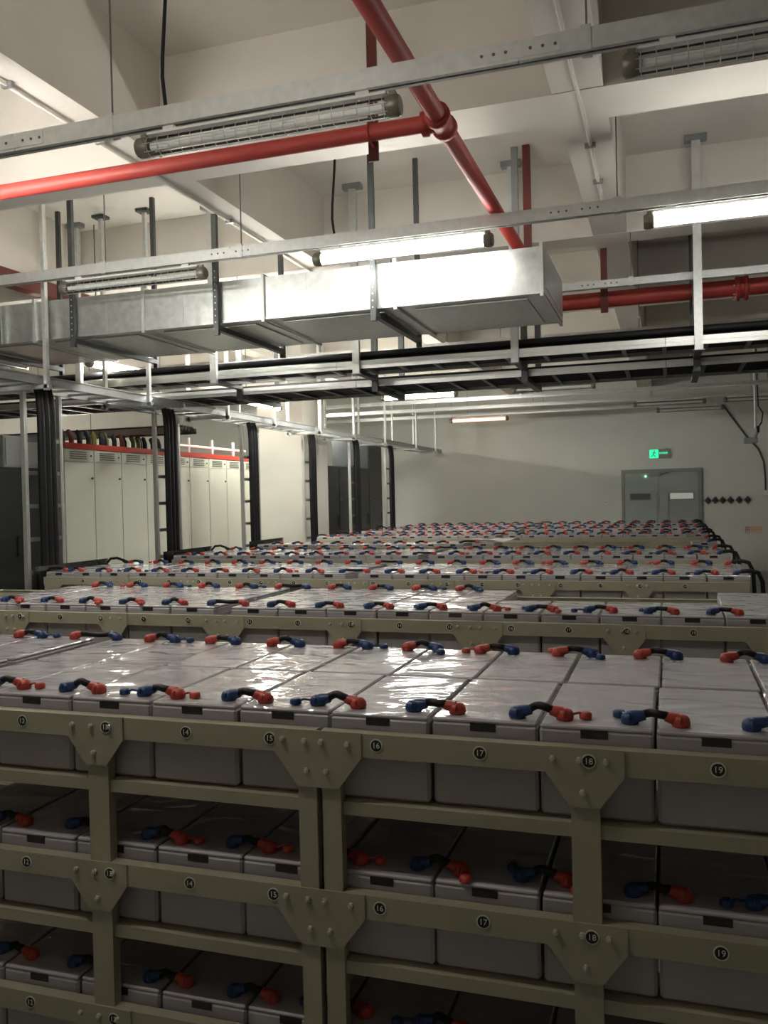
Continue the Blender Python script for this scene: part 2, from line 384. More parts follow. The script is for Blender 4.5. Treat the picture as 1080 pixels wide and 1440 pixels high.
def has(i, row, k):
    if i == 0: return k >= 8
    if i == 1: return k >= 4 and not (row == 1 and 15 <= k <= 18)
    if i == 4: return row == 0 and (k <= 10 or k == 19)
    return True
for i in range(8):
    for row in (0,1):
        for k in range(20):
            if has(i,row,k): battery(i,0,row,k)
for t in (1,2):
    for row in (0,1):
        for k in range(10 if t == 1 else 10, 20):
            if row == 1 and t == 2: continue
            battery(0,t,row,k)

# ------------------------------------------------------------------ jumper cables
def boot(mb, x, side, m):
    """rubber terminal boot with a sleeve towards the cable"""
    rs = [(.021,0),(.023,.006),(.0215,.016),(.017,.024),(.008,.028)]
    mb.tube([(x,0,h) for _,h in rs],[r for r,_ in rs],m,10)
    mb.tube([(x+side*.006,0,.015),(x+side*.020,0,.018),(x+side*.036,0,.021)],[.0165,.015,.012],m,8)
    mb.tube([(x,-.020,.010),(x,-.023,.016),(x,-.016,.022)],.004,m,6); return mb
def flip(mb, p, q, m):
    mb.tube([p,((p[0]+q[0])/2,(p[1]+q[1])/2,max(p[2],q[2])+.003),q],.0035,m,5)
    mb.tube([(q[0],q[1],q[2]-.004),(q[0],q[1],q[2]+.008),(q[0],q[1],q[2]+.012)],[.016,.016,.010],m,9); return mb
def cable_path(xb_, xr_, sag):
    pts = []
    for j in range(9):
        u = j/8; x = xb_+(xr_-xb_)*u; pts.append((x, .006*math.sin(math.pi*u*2), .023+sag*math.sin(math.pi*u)))
    return pts
BLUE = -.058; RED = .060
V_CABLE = [MB().tube(cable_path(BLUE+.032,RED-.032,s_),.0105,'cable_black',8).mesh('cable') for s_ in (.004,.009,.001)]
V_BLUE = boot(MB(),BLUE,1,'boot_blue').mesh('blue_boot'); V_RED = boot(MB(),RED,-1,'boot_red').mesh('red_boot')
V_BF = [flip(MB(),(BLUE-.02,0,.012),(BLUE-.062,-.012,.006),'boot_blue').mesh('blue_cap'), flip(MB(),(BLUE-.012,.02,.014),(BLUE-.03,.05,.006),'boot_blue').mesh('blue_cap')]
V_RF = [flip(MB(),(RED+.012,-.02,.012),(RED+.024,-.046,.006),'boot_red').mesh('red_cap'), flip(MB(),(RED+.02,.0,.014),(RED+.05,.012,.006),'boot_red').mesh('red_cap')]
GB, GR = BLUE-.045, RED+.045
L_CABLE = MB().tube(cable_path(GB+.032,GR-.032,-.004),.0105,'cable_black',8).mesh('cable')
L_BLUE = boot(MB(),GB,1,'boot_blue').mesh('blue_boot'); L_RED = boot(MB(),GR,-1,'boot_red').mesh('red_boot')
def far_jumper(a, b):
    mb = MB(); boot(mb,a,1,'boot_blue'); boot(mb,b,-1,'boot_red'); mb.tube(cable_path(a+.024,b-.024,.004),.0125,'cable_black',6); return mb.mesh('jumper_cable')
FARJ, FARJL = far_jumper(BLUE,RED), far_jumper(GB,GR)
INS = .052
def jumper(i, t, row, k):
    """over the joint between columns k and k+1"""
    y = Y0+DY*i; zt = TOP-TIER*t
    gap = k == 9
    x = (-5.085+PB*10+XRG)/2 if gap else ((XLG+PB*(k+1)) if k < 9 else XRG+PB*(k-9))
    if i == 0:
        lab = 'jumper cable joining batteries %s and %s, %s' % (CARD[k+1], CARD[k+2], ['top front row of nearest rack','middle shelf of nearest rack','bottom shelf of nearest rack'][t] if row == 0 else 'rear row of nearest rack')
        grp = 'jumper cables on the nearest rack'
    else:
        lab = 'jumper cable over the %s battery joint from the right, %s row, %s rack' % (ORD[19-k], ('front','rear')[row], NAME[i])
        grp = 'jumper cables on the %s rack' % NAME[i]
    rz = random.uniform(-.10,.06)
    loc = (x,y+INS+random.uniform(-.006,.01),zt+.001) if row == 0 else (x,y+DEP-INS+random.uniform(-.01,.006),zt+.001)
    if row: rz += math.pi
    if i < 4:
        j = thing('jumper_cable', lab, 'cable', loc, rz, grp)
        ob('cable', L_CABLE if gap else random.choice(V_CABLE), j)
        ob('blue_boot', L_BLUE if gap else V_BLUE, j); ob('red_boot', L_RED if gap else V_RED, j)
        if not gap:
            if random.random() < .45: ob('blue_cap', random.choice(V_BF), j)
            if random.random() < .40: ob('red_cap', random.choice(V_RF), j)
    else:
        tag(ob('jumper_cable', FARJL if gap else FARJ, None, loc, rz), lab, 'cable', grp)
for i in range(8):
    for row in (0,1):
        for k in range(19):
            if has(i,row,k) and has(i,row,k+1): jumper(i,0,row,k)
for t in (1,2):
    for k in range(10,19): jumper(0,t,0,k)

# end cables that leave the racks at the right and arcs at the left ends
for i in range(2,8):
    y = Y0+DY*i; sr = random.uniform(-.01,.01)
    c = thing('end_cable', 'black cable dropping over the right end of the %s battery rack' % NAME[i], 'cable', (.45,y+INS,TOP+.0015), 0, 'cables at the right rack ends')
    MB().tube([(0,0,.022),(.06,.005,.026),(.11,.01,.012),(.135,.012,-.05),(.145,.014,-.3),(.15,.02,-1.1)],.015,'cable_black',8).build('cable', c)
    boot(MB(),-.03,1,'boot_blue').build('blue_boot', c)
    c = thing('end_cable', 'black cable with a red boot dropping at the rear right corner of %s rack' % NAME[i], 'cable', (.45,y+DEP-INS,TOP+.0015), 0, 'cables at the right rack ends')
    MB().tube([(0,0,.022),(.06,-.005,.028),(.12,-.01,.014),(.15,-.012,-.05),(.16,-.014,-.3),(.165,-.02,-1.1)],.015,'cable_black',8).build('cable', c)
    boot(MB(),-.03,1,'boot_red').build('red_boot', c)
    if i < 7 and i != 4:
        c = thing('end_cable', 'black cable arching over the left end of the %s battery rack' % NAME[i], 'cable', (XLG+.07,y+DEP-INS,TOP+.0015), 0, 'cables at the left rack ends')
        MB().tube([(.08,0,.025),(.0,.0,.05),(-.06,-.02,.045),(-.098,-.03,-.0),(-.104,-.04,-.25)],.013,'cable_black',8).build('cable', c)
        boot(MB(),.10,-1,'cable_black').build('boot', c)
        c = thing('end_cable', 'black cable with red boot over front left corner of the %s rack' % NAME[i], 'cable', (XLG+.07,y+INS,TOP+.0015), 0, 'cables at the left rack ends')
        MB().tube([(.08,0,.022),(.0,.0,.03),(-.06,-.01,.025),(-.098,-.012,-.03),(-.104,-.014,-.3)],.013,'cable_black',8).build('cable', c)
        boot(MB(),.10,-1,'boot_red').build('red_boot', c)
# loose black cables standing at the right of the racks near the far wall
for i,(x,yy) in enumerate(((1.02,9.3),(1.12,9.6))):
    tag(MB().tube([(x,yy,0),(x+.01,yy,.6),(x-.01,yy,1.0),(x,yy+.05,1.14),(x+.03,yy+.1,1.12),(x+.04,yy+.12,.95),(x+.04,yy+.12,0)],.035,'cable_black',8).build('standing_cable'),
        '%s thick black cable bent upright beside the racks at right' % ('left hand','right hand')[i], 'cable', 'upright cables right of the racks')
# clear end sheets
for i in (2,3,4):
    y = Y0+DY*i
    tag(MB().box((XLG-.075,y-.06,TOP-.16),(XLG-.069,y+DEP,TOP+.045),'clear_sheet').box((XLG-.078,y-.06,TOP-.16),(XLG-.066,y-.052,TOP+.045),'clear_sheet').build('end_guard'), 'clear plastic guard sheet at the left end of the %s rack' % NAME[i], 'guard', 'clear end guards')
# scrap of white film on fifth rack
fm = MB(); pts = []
for a in range(7):
    for b in range(4): pts.append((a*.10, b*.09, .012+.018*math.sin(a*1.3+b)+.012*math.cos(a*2.1-b*1.7)))
fm.add(pts,[(a*4+b,a*4+b+1,a*4+b+5,a*4+b+4) for a in range(6) for b in range(3)],'film_white',True)
o = fm.build('film_scrap'); o.location = (-2.3,Y0+DY*4+.10,TOP+.02); tag(o, 'crumpled white film scrap lying on the fifth rack', 'film')

# ------------------------------------------------------------------ light rails and tube lamps
RAILS = [(3.57,3.514,3.60),(5.80,3.555,3.635),(8.00,3.58,3.645),(10.2,3.535,3.60),(13.8,3.50,3.57),(15.7,3.50,3.57),(17.2,3.50,3.57),(18.7,3.50,3.57),(1.37,3.514,3.60)]
RX0, RX1 = -9.0, 3.6
RLAB = ['nearest','second','third','fourth','fifth','sixth','seventh','farthest']
HOLE = MB().tube([(0,0,0),(0,-.002,0)],.007,'slot_dark',8).mesh('rail_hole')
for i,(y,z0,z1) in enumerate(RAILS):
    r = thing('light_rail', 'galvanised lamp rail under the ceiling, %s from the viewer' % (RLAB[i] if i in (0,7) else RLAB[i]+' one') if i < 8 else 'galvanised lamp rail under the ceiling just above the viewer', 'rail', (0,y,z0), 0, 'lamp rails across the room')
    h = z1-z0
    joints = [RX0,-6.3,-3.05,-.55,2.0,RX1]
    for a,b in zip(joints[:-1],joints[1:]):
        MB().box((a+.002,-.003,0),(b-.002,0,h),'galvanized').box((a+.002,0,h-.003),(b-.002,.055,h),'galvanized').box((a+.002,.052,0),(b-.002,.055,h-.003),'galvanized').box((a+.002,0,0),(b-.002,.02,.003),'galvanized').box((a+.002,.035,0),(b-.002,.052,.003),'galvanized').build('channel', r)
    for x in joints[1:-1]:
        if i < 3:
            MB().box((x-.17,-.0055,.012),(x+.17,-.0032,h-.012),'galvanized').build('splice_plate', r)
            for q in range(7):
                if q != 3: ob('rail_hole', HOLE, r, (x-.15+q*.05,-.0056,h*.5))
    for x in ((-4.15,-2.5,-.28,1.6) if i != 1 else (-4.15,-2.97,-.28,1.6)):
        MB().tube([(x,.027,h),(x,.027,ZS-z0-.001)],.0045,'rod_steel',6).build('hanger_rod', r)
        MB().box((x-.02,-.008,-.006),(x+.02,-.0035,h+.006),'galvanized').box((x-.02,-.008,h+.006),(x+.02,.062,h+.01),'galvanized').box((x-.02,.056,-.006),(x+.02,.062,h+.006),'galvanized').build('rail_clamp', r)

LL = 1.30
HOUS = MB().box((.06,-.022,-.012),(LL-.06,.022,0),'white_enamel').box((.14,-.012,0),(.2,.012,.02),'white_enamel').box((LL-.2,-.012,0),(LL-.14,.012,.02),'white_enamel').mesh('housing')
REFL = MB()
for a,b in ((-.040,-.020),(.020,.040)): REFL.add([(.08,a,-.040 if abs(a) > abs(b) else -.012),(LL-.08,a,-.040 if abs(a) > abs(b) else -.012),(LL-.08,b,-.040 if abs(b) > abs(a) else -.012),(.08,b,-.040 if abs(b) > abs(a) else -.012)],[(0,1,2,3)],'white_enamel')
CAPM = MB().tube([(0,0,-.062),(.012,0,-.062),(.045,0,-.062),(.062,0,-.062)],[.040,.048,.048,.043],'cap_bronze',14)
CAPM = CAPM.box((.02,-.012,-.02),(.05,.012,0),'cap_bronze').mesh('end_cap')
COVER = MB().tube([(.05,0,-.062),(LL-.05,0,-.062)],.040,'clear_cover',14,caps=False).mesh('clear_tube')
RING = []
rg = MB()
rg.tube([(0,.046*math.cos(a*math.pi/8),-.062+.046*math.sin(a*math.pi/8)) for a in range(17)],.0018,'aluminium',4,caps=False); RING = rg.mesh('guard_ring')
WIRE = MB().tube([(.05,0,0),(LL-.05,0,0)],.002,'aluminium',4).mesh('guard_wire')
TUBES = {k: MB().tube([(.07,0,-.062),(LL-.07,0,-.062)],.0165 if k == 'tube_off' else .034,k,12).mesh('lamp_tube') for k in ('tube_off','tube_lit','tube_pink','tube_aisle','tube_fill','tube_strong','tube_far')}
def lamp(label, loc, kind, rz=0.0, guard=True, group='tube lamps under the ceiling'):
    l = thing('tube_lamp', label, 'lamp', loc, rz, group)
    ob('housing', HOUS, l); ob('end_cap', CAPM, l); ob('end_cap', CAPM, l, (LL,0,0), math.pi)
    ob('lamp_tube', TUBES[kind], l); ob('clear_tube', COVER, l)
    if guard and kind == 'tube_off':
        for q in range(21): ob('guard_ring', RING, l, (.07+q*(LL-.14)/20,0,0))
        for a in range(5):
            th = math.pi+a*math.pi/4; ob('guard_wire', WIRE, l, (0,.046*math.cos(th),-.062+.046*math.sin(th)))
    return l
def rail_lamp(i, x, kind, label, guard=True):
    y,z0,z1 = RAILS[i]; lamp(label, (x,y+.024,z0-.021), kind, 0, guard)
rail_lamp(8,-2.5,'tube_fill','added unseen tube lamp on the rail just above the viewer')  # out of view, added as fill light for the nearest rack
rail_lamp(2,-4.62,'tube_strong','added tube lamp on the third rail, hidden behind the duct')  # unseen lamp added to brighten the cabinets
rail_lamp(3,-4.62,'tube_strong','added tube lamp on the fourth rail, hidden behind the duct',False)  # also added out of sight, more light for the cabinets
rail_lamp(0,-4.62,'tube_strong','lit tube lamp on the nearest rail, beyond the left edge')
rail_lamp(0,-2.36,'tube_off','unlit caged tube lamp on the nearest rail, left of the red pipe')
rail_lamp(0,-.143,'tube_off','unlit caged tube lamp on the nearest rail at the upper right')
rail_lamp(1,-4.57,'tube_off','unlit caged tube lamp on the second rail at the far left')
rail_lamp(1,-2.39,'tube_lit','bright lit tube lamp in front of the galvanised duct')
rail_lamp(1,-.12,'tube_lit','bright lit tube lamp on the second rail at the right edge')
rail_lamp(4,-4.52,'tube_strong','lit tube lamp below the cable ladders, left of the unlit one',False)
rail_lamp(4,-2.34,'tube_off','unlit tube lamp below the cable ladders near the middle',False)
rail_lamp(6,-.6,'tube_off','unlit tube lamp near the far wall above the door',False)
rail_lamp(6,1.0,'tube_off','unlit tube lamp near the far wall, rightmost',False)
rail_lamp(7,-4.55,'tube_pink','dim pinkish lit tube lamp close to the far wall',False)
rail_lamp(7,-.2,'tube_off','unlit tube lamp on the farthest rail above the door',False)
# lamps over the cabinet aisle run along the room
lamp('bright tube lamp over the cabinet aisle, under the duct', (-5.74,7.70,3.30), 'tube_aisle', math.pi/2, False)
lamp('lit tube lamp over the far end of the cabinet aisle', (-5.75,11.15,3.25), 'tube_aisle', math.pi/2, False)
lamp('lit tube lamp far left behind the cabinets', (-9.6,11.4,2.62), 'tube_aisle', 0, False)
lamp('added unseen tube lamp beyond the white column', (-7.1,15.6,3.3), 'tube_far', math.pi/2, False)  # added behind the column to brighten the far wall
for x,y0_,zz in ((-5.74,7.70,3.30),(-5.75,11.15,3.25),(-7.1,15.6,3.3)):
    r = thing('lamp_hanger', 'thin rods carrying the lamp %s' % ('under the duct over the cabinet aisle' if y0_ < 10 else 'over the far end of the cabinet aisle' if y0_ < 13 else 'added beyond the white column'), 'hanger', (x,y0_,zz))
    for dy in (.17,1.13): MB().tube([(0,dy,.02),(0,dy,ZS-zz-.001)],.006,'rod_steel',6).build('hanger_rod', r)
r = thing('lamp_hanger', 'thin rods carrying the lamp behind the cabinets', 'hanger', (-9.6,11.4,2.62))
for dx in (.17,1.13): MB().tube([(dx,0,.02),(dx,0,ZS-2.62-.001)],.006,'rod_steel',6).build('hanger_rod', r)
# loose black supply cables down to the rails
for x,y,z,lab in ((-2.21,3.60,3.605,'black supply cable hanging from the ceiling to the nearest rail'),(-2.234,5.83,3.64,'black supply cable hanging down to the second rail')):
    tag(MB().tube([(x+.03,y,ZS-.001),(x+.028,y,4.4),(x+.012,y,4.1),(x-.01,y,3.85),(x-.014,y,3.75),(x,y,z)],.009,'cable_black',7).build('supply_cable'), lab, 'cable')

# ------------------------------------------------------------------ air duct
DXE = -.80; DYA, DYB_, DZA, DZB = 6.20, 7.35, 3.17, 3.50
du = thing('air_duct', 'rectangular galvanised air duct hung across the room', 'duct', (0,DYA,DZA))
W_, H_ = DYB_-DYA, DZB-DZA
edges = [DXE-.02-i*1.08 for i in range(9)]
for i in range(8):
    a, b = edges[i+1], edges[i]
    sec = MB().box((a,0,0),(b,.002,H_),'galvanized_duct').box((a,W_-.002,0),(b,W_,H_),'galvanized_duct').box((a,.002,0),(b,W_-.002,.002),'galvanized_duct').box((a,.002,H_-.002),(b,W_-.002,H_),'galvanized_duct').build('duct_section', du)
    for q in (.36,.72):
        MB().box((a+q*(b-a)/1.08-.004,-.004,.0),(a+q*(b-a)/1.08+.004,-.0005,H_),'galvanized_duct').build('seam_rib', sec)
    MB().box((a+.12,.10,-.012),(b-.12,W_-.10,-.0005),'galvanized_duct').build('bottom_panel', sec)
for i,x in enumerate(edges):
    t = .012
    MB().box((x-t,-.022,-.022),(x+t,0,H_+.022),'galvanized').box((x-t,W_,-.022),(x+t,W_+.022,H_+.022),'galvanized').box((x-t,0,-.022),(x+t,W_,-.0125),'galvanized').box((x-t,0,H_),(x+t,W_,H_+.022),'galvanized').build('flange', du)
MB().box((DXE-.014,.004,.004),(DXE-.006,W_-.004,H_-.004),'galvanized_duct').box((DXE-.006,.05,.05),(DXE+.002,W_-.05,.06),'galvanized').build('end_cap_panel', du)
for i,x in enumerate((-2.06,-3.37,-4.72,-5.82,-7.4)):
    h_ = thing('duct_hanger', 'dark trapeze hanger under the air duct, %s from its right end' % ORD[i+1], 'hanger', (x,DYA,DZA), 0, 'duct hangers')
    MB().box((-.022,-.06,-.064),(.022,W_+.06,-.024),'steel_dark').build('cross_bar', h_)
    ztop = (ZB-.03 if any(a-.03 < x < b+.03 for a,b in yb) else ZS-.001)-DZA
    for yy in (-.062,W_+.026):
        st = MB().box((-.021,yy,-.10),(.021,yy+.034,ztop),'steel_dark').build('strut', h_)
        if yy < 0:
            for q in range(9): MB().tube([(0,yy-.0005,.0+q*.05),(0,yy-.002,.0+q*.05)],.006,'galvanized',6).build('strut_hole', st)

# ------------------------------------------------------------------ red fire pipes
def flange_cpl(mb, p, ax, r):
    a = Vector(p); d = Vector(ax)
    mb.tube([a-d*.055,a-d*.05,a-d*.02,a-d*.018,a+d*.018,a+d*.02,a+d*.05,a+d*.055],[r*1.15,r*1.5,r*1.5,r*1.2,r*1.2,r*1.5,r*1.5,r*1.15],'pipe_red',14); return mb
ZP, YP1, XP2, YP3 = 3.70, 4.43, -1.09, 8.55
p1 = thing('fire_pipe', 'red sprinkler pipe running left from the tee, below the nearest beam', 'pipe', (0,0,0))
MB().tube([(-9.0,YP1,ZP),(XP2-.103,YP1,ZP)],.044,'pipe_red',16).build('pipe', p1)
for bx in (-1.48,-5.0):
    br = MB().box((bx-.028,YP1+.05,ZP-.13),(bx+.028,YP1+.062,ZS-.001),'pipe_red_dark').build('bracket', p1)
    MB().tube([(bx,YP1+.052,ZP+.05),(bx,YP1-.03,ZP+.045),(bx,YP1-.052,ZP),(bx,YP1-.03,ZP-.045),(bx,YP1+.052,ZP-.055)],.007,'pipe_red',6).build('pipe_clip', br)
p2 = thing('fire_pipe', 'red sprinkler pipe running away over the air duct', 'pipe', (0,0,0))
MB().tube([(XP2,YB+.01,ZP),(XP2,YP3-.16,ZP),(XP2,YP3-.10,ZP-.03),(XP2,YP3-.08,ZP-.06)],.047,'pipe_red',16).build('pipe', p2)
tee = MB().tube([(XP2,YP1-.10,ZP),(XP2,YP1-.095,ZP),(XP2,YP1-.06,ZP),(XP2,YP1-.055,ZP),(XP2,YP1+.055,ZP),(XP2,YP1+.06,ZP),(XP2,YP1+.095,ZP),(XP2,YP1+.10,ZP)],[.05,.068,.068,.058,.058,.068,.068,.05],'pipe_red',16)
tee.tube([(XP2-.04,YP1,ZP),(XP2-.065,YP1,ZP),(XP2-.07,YP1,ZP),(XP2-.10,YP1,ZP)],[.052,.052,.064,.064],'pipe_red',16)
tee.box((XP2-.05,YP1-.085,ZP+.06),(XP2-.02,YP1-.065,ZP+.09),'pipe_red').build('tee_fitting', p2)
MB().box((XP2-.04,7.44,ZP-.16),(XP2+.02,7.50,ZS-.001),'pipe_red_dark').box((XP2-.14,7.45,ZP-.02),(XP2-.085,7.49,ZS-.001),'steel_grey').build('bracket', p2)
p3 = thing('fire_pipe', 'dark red pipe with a bolted flange behind the duct, right side', 'pipe', (0,0,0))
MB().tube([(-9,YP3,ZP-.11),(4.5,YP3,ZP-.11)],.076,'pipe_red',16).build('pipe', p3)
fl = flange_cpl(MB(),(.665,YP3,ZP-.11),(1,0,0),.080).build('flange', p3)
for a in range(8):
    th = a*math.pi/4; ob('bolt', BOLT, fl, (.60,YP3+.105*math.cos(th),ZP-.11+.105*math.sin(th)), math.pi/2*-1)
for bx in (-.54,2.3,-3.2):
    br = MB().box((bx-.03,YP3-.092,ZP-.25),(bx+.03,YP3-.078,ZB+.01 if bx < -3 else ZS-.001),'pipe_red_dark').build('bracket', p3)
    MB().box((bx-.034,YP3-.105,ZP-.25),(bx+.034,YP3-.0925,ZP+.02),'pipe_red_dark').build('clip_plate', br)
rd = thing('red_channel', 'dark red steel channel slanting under the ceiling at the far left', 'channel', (0,0,0))
MB().box((-6.02-.10,6.55,ZB-.14),(-6.02+.02,9.0,ZB-.005),'pipe_red_dark').build('channel', rd)
MB().box((-6.02-.11,6.55,ZB-.155),(-6.02+.03,9.0,ZB-.1405),'pipe_red_dark').build('lower_flange', rd)

# ------------------------------------------------------------------ cable ladders across the room
def ladder_x(name, label, x0, x1, y0, y1, z, dx, m='aluminium', zh=.075, rungm='steel_grey'):
    t = thing(name, label, 'cable ladder', (0,y0,z), 0, 'overhead cable ladders'); W = y1-y0
    for yy,nm in ((0,'side_rail'),(W-.03,'side_rail')):
        a = x0
        while a < x1-.01:
            b = min(a+3.0, x1); MB().box((a+.002,yy,0),(b-.002,yy+.006,zh),m).box((a+.002,yy+(.006 if yy == 0 else -.02),0),(b-.002,yy+(.026 if yy == 0 else 0),.006),m).box((a+.002,yy-.006,zh*.42),(b-.002,yy,zh*.58),m).build(nm, t); a = b
    x = x0+.15; rg = MB().box((-.018,.026,.004),(.018,W-.05,.022),rungm).mesh('rung')
    while x < x1: ob('rung', rg, t, (x,0,0)); x += dx
    return t
ZT = 2.985
ladder_x('cable_ladder', 'upper overhead cable ladder crossing the room behind the duct', -9, 3.8, 7.80, 8.29, ZT, .34)
ladder_x('cable_ladder', 'lower overhead cable ladder just behind the upper one', -9, 3.8, 8.35, 9.22, ZT-.10, .34, 'aluminium', .065, 'steel_dark')
for i,x in enumerate((.265,-1.28,-2.785,-4.30,-5.9,1.8)):
    xs_ = sorted((.265,-1.28,-2.785,-4.30,-5.9,1.8), reverse=True)
    h_ = thing('ladder_hanger', 'strut hanger holding the two overhead cable ladders, %s from the right' % ORD[xs_.index(x)+1], 'hanger', (x,7.80,ZT), 0, 'struts holding the two cable ladders')
    MB().box((-.05,-.055,-.055),(.05,.0,-.050),'steel_grey').build('foot_plate', h_)
    MB().box((-.034,-.05,-.05),(.034,-.045,ZS-ZT-.011),'galvanized').box((-.034,-.045,-.05),(-.03,-.01,ZS-ZT-.011),'galvanized').box((.03,-.045,-.05),(.034,-.01,ZS-ZT-.011),'galvanized').build('strut', h_)
    MB().box((-.09,-.07,ZS-ZT-.05),(.09,.01,ZS-ZT-.001),'steel_grey').build('head_plate', h_)
    MB().box((-.03,-.045,-.050),(.03,.50,-.012),'steel_dark').build('cross_bar', h_)
    MB().box((-.03,.50,-.16),(.03,.535,ZS-ZT-.001),'steel_dark').build('strut', h_)
    MB().box((-.03,.535,-.15),(.03,1.44,-.112),'steel_dark').build('cross_bar', h_)
    MB().box((-.03,1.44,-.15),(.03,1.475,ZS-ZT-.001),'steel_dark').build('strut', h_)
CH = 0
for li,(ya,yb2,zz,lab) in enumerate(((7.84,8.23,ZT+.024,'black power cable in the bundle lying on the upper cable ladder'),(8.39,9.16,ZT-.076,'black power cable in the bundle lying on the lower cable ladder'))):
    nC = 5 if li == 0 else 8
    for q in range(nC):
        y = ya+.035+(yb2-ya-.07)*q/(nC-1); rr = .036
        pts = [(-9+12.8*u/16, y+random.uniform(-.002,.002), zz+rr+random.uniform(0,.003)) for u in range(17)]
        tag(MB().tube(pts,rr,'cable_black',8).build('power_cable'), lab, 'cable', 'cables on the %s' % ('upper ladder','lower ladder')[li])
        if li == 0 and q < 4:
            pts = [(-9+12.8*u/16, y+.0425+random.uniform(-.002,.002), zz+.118+random.uniform(0,.004)) for u in range(17)]
            tag(MB().tube(pts,.034,'cable_black',8).build('power_cable'), lab, 'cable', 'cables on the upper ladder')

for q in range(5):
    pts = [(-9+3.4*u/6, 9.245+q*.072, 2.60+.06+random.uniform(0,.004)) for u in range(7)]
    tag(MB().tube(pts,.034,'cable_black',8).build('power_cable'), 'black power cable lying on the low ladder above the cream cabinets', 'cable', 'cables on the low left ladder')
# cable ladder along the room above the left rack ends
YT = thing('cable_ladder', 'long cable ladder running away above the left rack ends', 'cable ladder', (-5.25,0,2.78), 0, 'overhead cable ladders')
for xx in (-.21,.18):
    a = 3.2
    while a < 19.9:
        b = min(a+3.0,19.9); MB().box((xx,a+.002,0),(xx+.03,b-.002,.012),'aluminium_dull').box((xx+.011,a+.002,.012),(xx+.019,b-.002,.07),'aluminium_dull').box((xx,a+.002,.07),(xx+.03,b-.002,.08),'aluminium_dull').build('side_rail', YT); a = b
rg = MB().box((-.18,-.02,.012),(.18,.02,.03),'aluminium_dull').mesh('rung')
y = 3.4
while y < 19.8: ob('rung', rg, YT, (0,y,0)); y += .30
# branch towards the left
ladder_x('cable_ladder', 'short cable ladder branching left above the black cabinets', -9, -5.48, 6.0, 6.4, 2.78, .3, 'aluminium_dull', .07)
ladder_x('cable_ladder', 'cable ladder running left above the cream cabinets, low', -9, -5.56, 9.2, 9.6, 2.60, .3, 'aluminium_dull', .07)
YH = [6.13,7.66,9.31,10.6,12.2,13.7,15.4,17.5,19.1]
for i,y in enumerate(YH):
    h_ = thing('ladder_hanger', 'pair of galvanised struts holding the long ladder, %s from the viewer' % ORD[i+1], 'hanger', (-5.25,y,2.78), 0, 'struts holding the long cable ladder')
    for xx in (-.27,.25):
        MB().box((xx,-.02,-.05),(xx+.034,.02,ZS-2.78-.001),'galvanized').build('strut', h_)
        if i < 3: MB().box((xx-.05,-.06,ZS-2.78-.03),(xx+.084,.06,ZS-2.78-.0015),'steel_dark').build('head_plate', h_)
    MB().box((-.30,-.02,-.036),(.30,.02,-.002),'galvanized').build('cross_bar', h_)

# vertical drop ladders with black cables at the left rack ends
POSTV = MB().box((-.02,-.02,0),(.02,.02,2.74),'aluminium').box((-.023,-.006,0),(.023,.006,2.74),'aluminium').mesh('side_rail')
RUNGV = MB().box((-.012,0,-.018),(.012,.42,.018),'steel_grey').mesh('rung')
for i in range(1,8):
    y = Y0+DY*i+.0; n_ = NAME[i]
    t = thing('drop_ladder', 'upright cable ladder at the left end of the %s rack' % n_, 'cable ladder', (-5.27,y,0), 0, 'upright cable ladders')
    ob('side_rail', POSTV, t); ob('side_rail', POSTV, t, (0,.46,0))
    for q in range(8): ob('rung', RUNGV, t, (0,.02,.30+q*.29))
    for c_ in range(3):
        yy = y+.14+c_*.072; pts = [(-5.205,yy,.02),(-5.202,yy+.002,.8),(-5.204,yy-.002,1.6),(-5.205,yy,2.3),(-5.205,yy,2.55),(-5.215,yy,2.70),(-5.235,yy,2.785)]
        tag(MB().tube(pts,.033,'cable_black',8).build('drop_cable'), '%s of three black cables running down the upright ladder at the %s rack' % (('leftmost','middle','rightmost')[c_], n_), 'cable', 'drop cables at the %s rack' % n_)

# ------------------------------------------------------------------ cabinets on the left
XC = -6.2; CW = .52; CTOP = 2.372
def cabinet(i, y):
    c = thing('switch_cabinet', 'cream electrical cabinet with red top trim, %s from the near end' % ORD[i+1], 'cabinet', (XC,y,0), 0, 'cream cabinets along the aisle')
    MB().box((-.8,.002,.0),(-.022,CW-.002,CTOP),'cabinet_cream').build('body', c)
    dr = MB().cbox((-.0215,.006,.12),(-.002,CW-.006,CTOP-.142),'cabinet_cream',.003).build('door', c)
    MB().tube([(-.0018,CW-.05,2.05),(.012,CW-.05,2.05)],.012,'slot_dark',8).build('door_lock', dr)
    lp = MB().cbox((-.0215,.006,CTOP-.136),(-.002,CW-.006,CTOP-.004),'cabinet_cream',.003).build('louver_panel', c)
    for q in range(4): MB().box((-.0019,.10,CTOP-.108+q*.024),(.004,CW-.14,CTOP-.100+q*.024),'slot_dark').build('louver_slot', lp)
    MB().tube([(-.0018,CW-.06,CTOP-.07),(.008,CW-.06,CTOP-.07)],.010,'slot_dark',8).build('panel_lock', lp)
    MB().box((-.8,.0,CTOP+.001),(.004,CW,CTOP+.065),'trim_red').build('top_trim', c)
for i in range(9): cabinet(i, 7.87+CW*i)
def black_cab(label, y, wd, top, x=XC, grp=None, m='cabinet_black'):
    c = thing('equipment_cabinet', label, 'cabinet', (x,y,0), 0, grp)
    MB().box((-.8,.002,0),(-.022,wd-.002,top),m).build('body', c)
    dr = MB().cbox((-.0215,.008,.08),(-.002,wd-.008,top-.03),m,.004).build('door', c)
    MB().cbox((-.0018,wd-.09,1.25),(.012,wd-.06,1.45),'cabinet_black',.003).build('door_handle', dr)
    for q in (0.95,1.75): MB().tube([(-.0018,.06,q),(.010,.06,q)],.010,'aluminium',8).build('door_lock', dr)
    return c
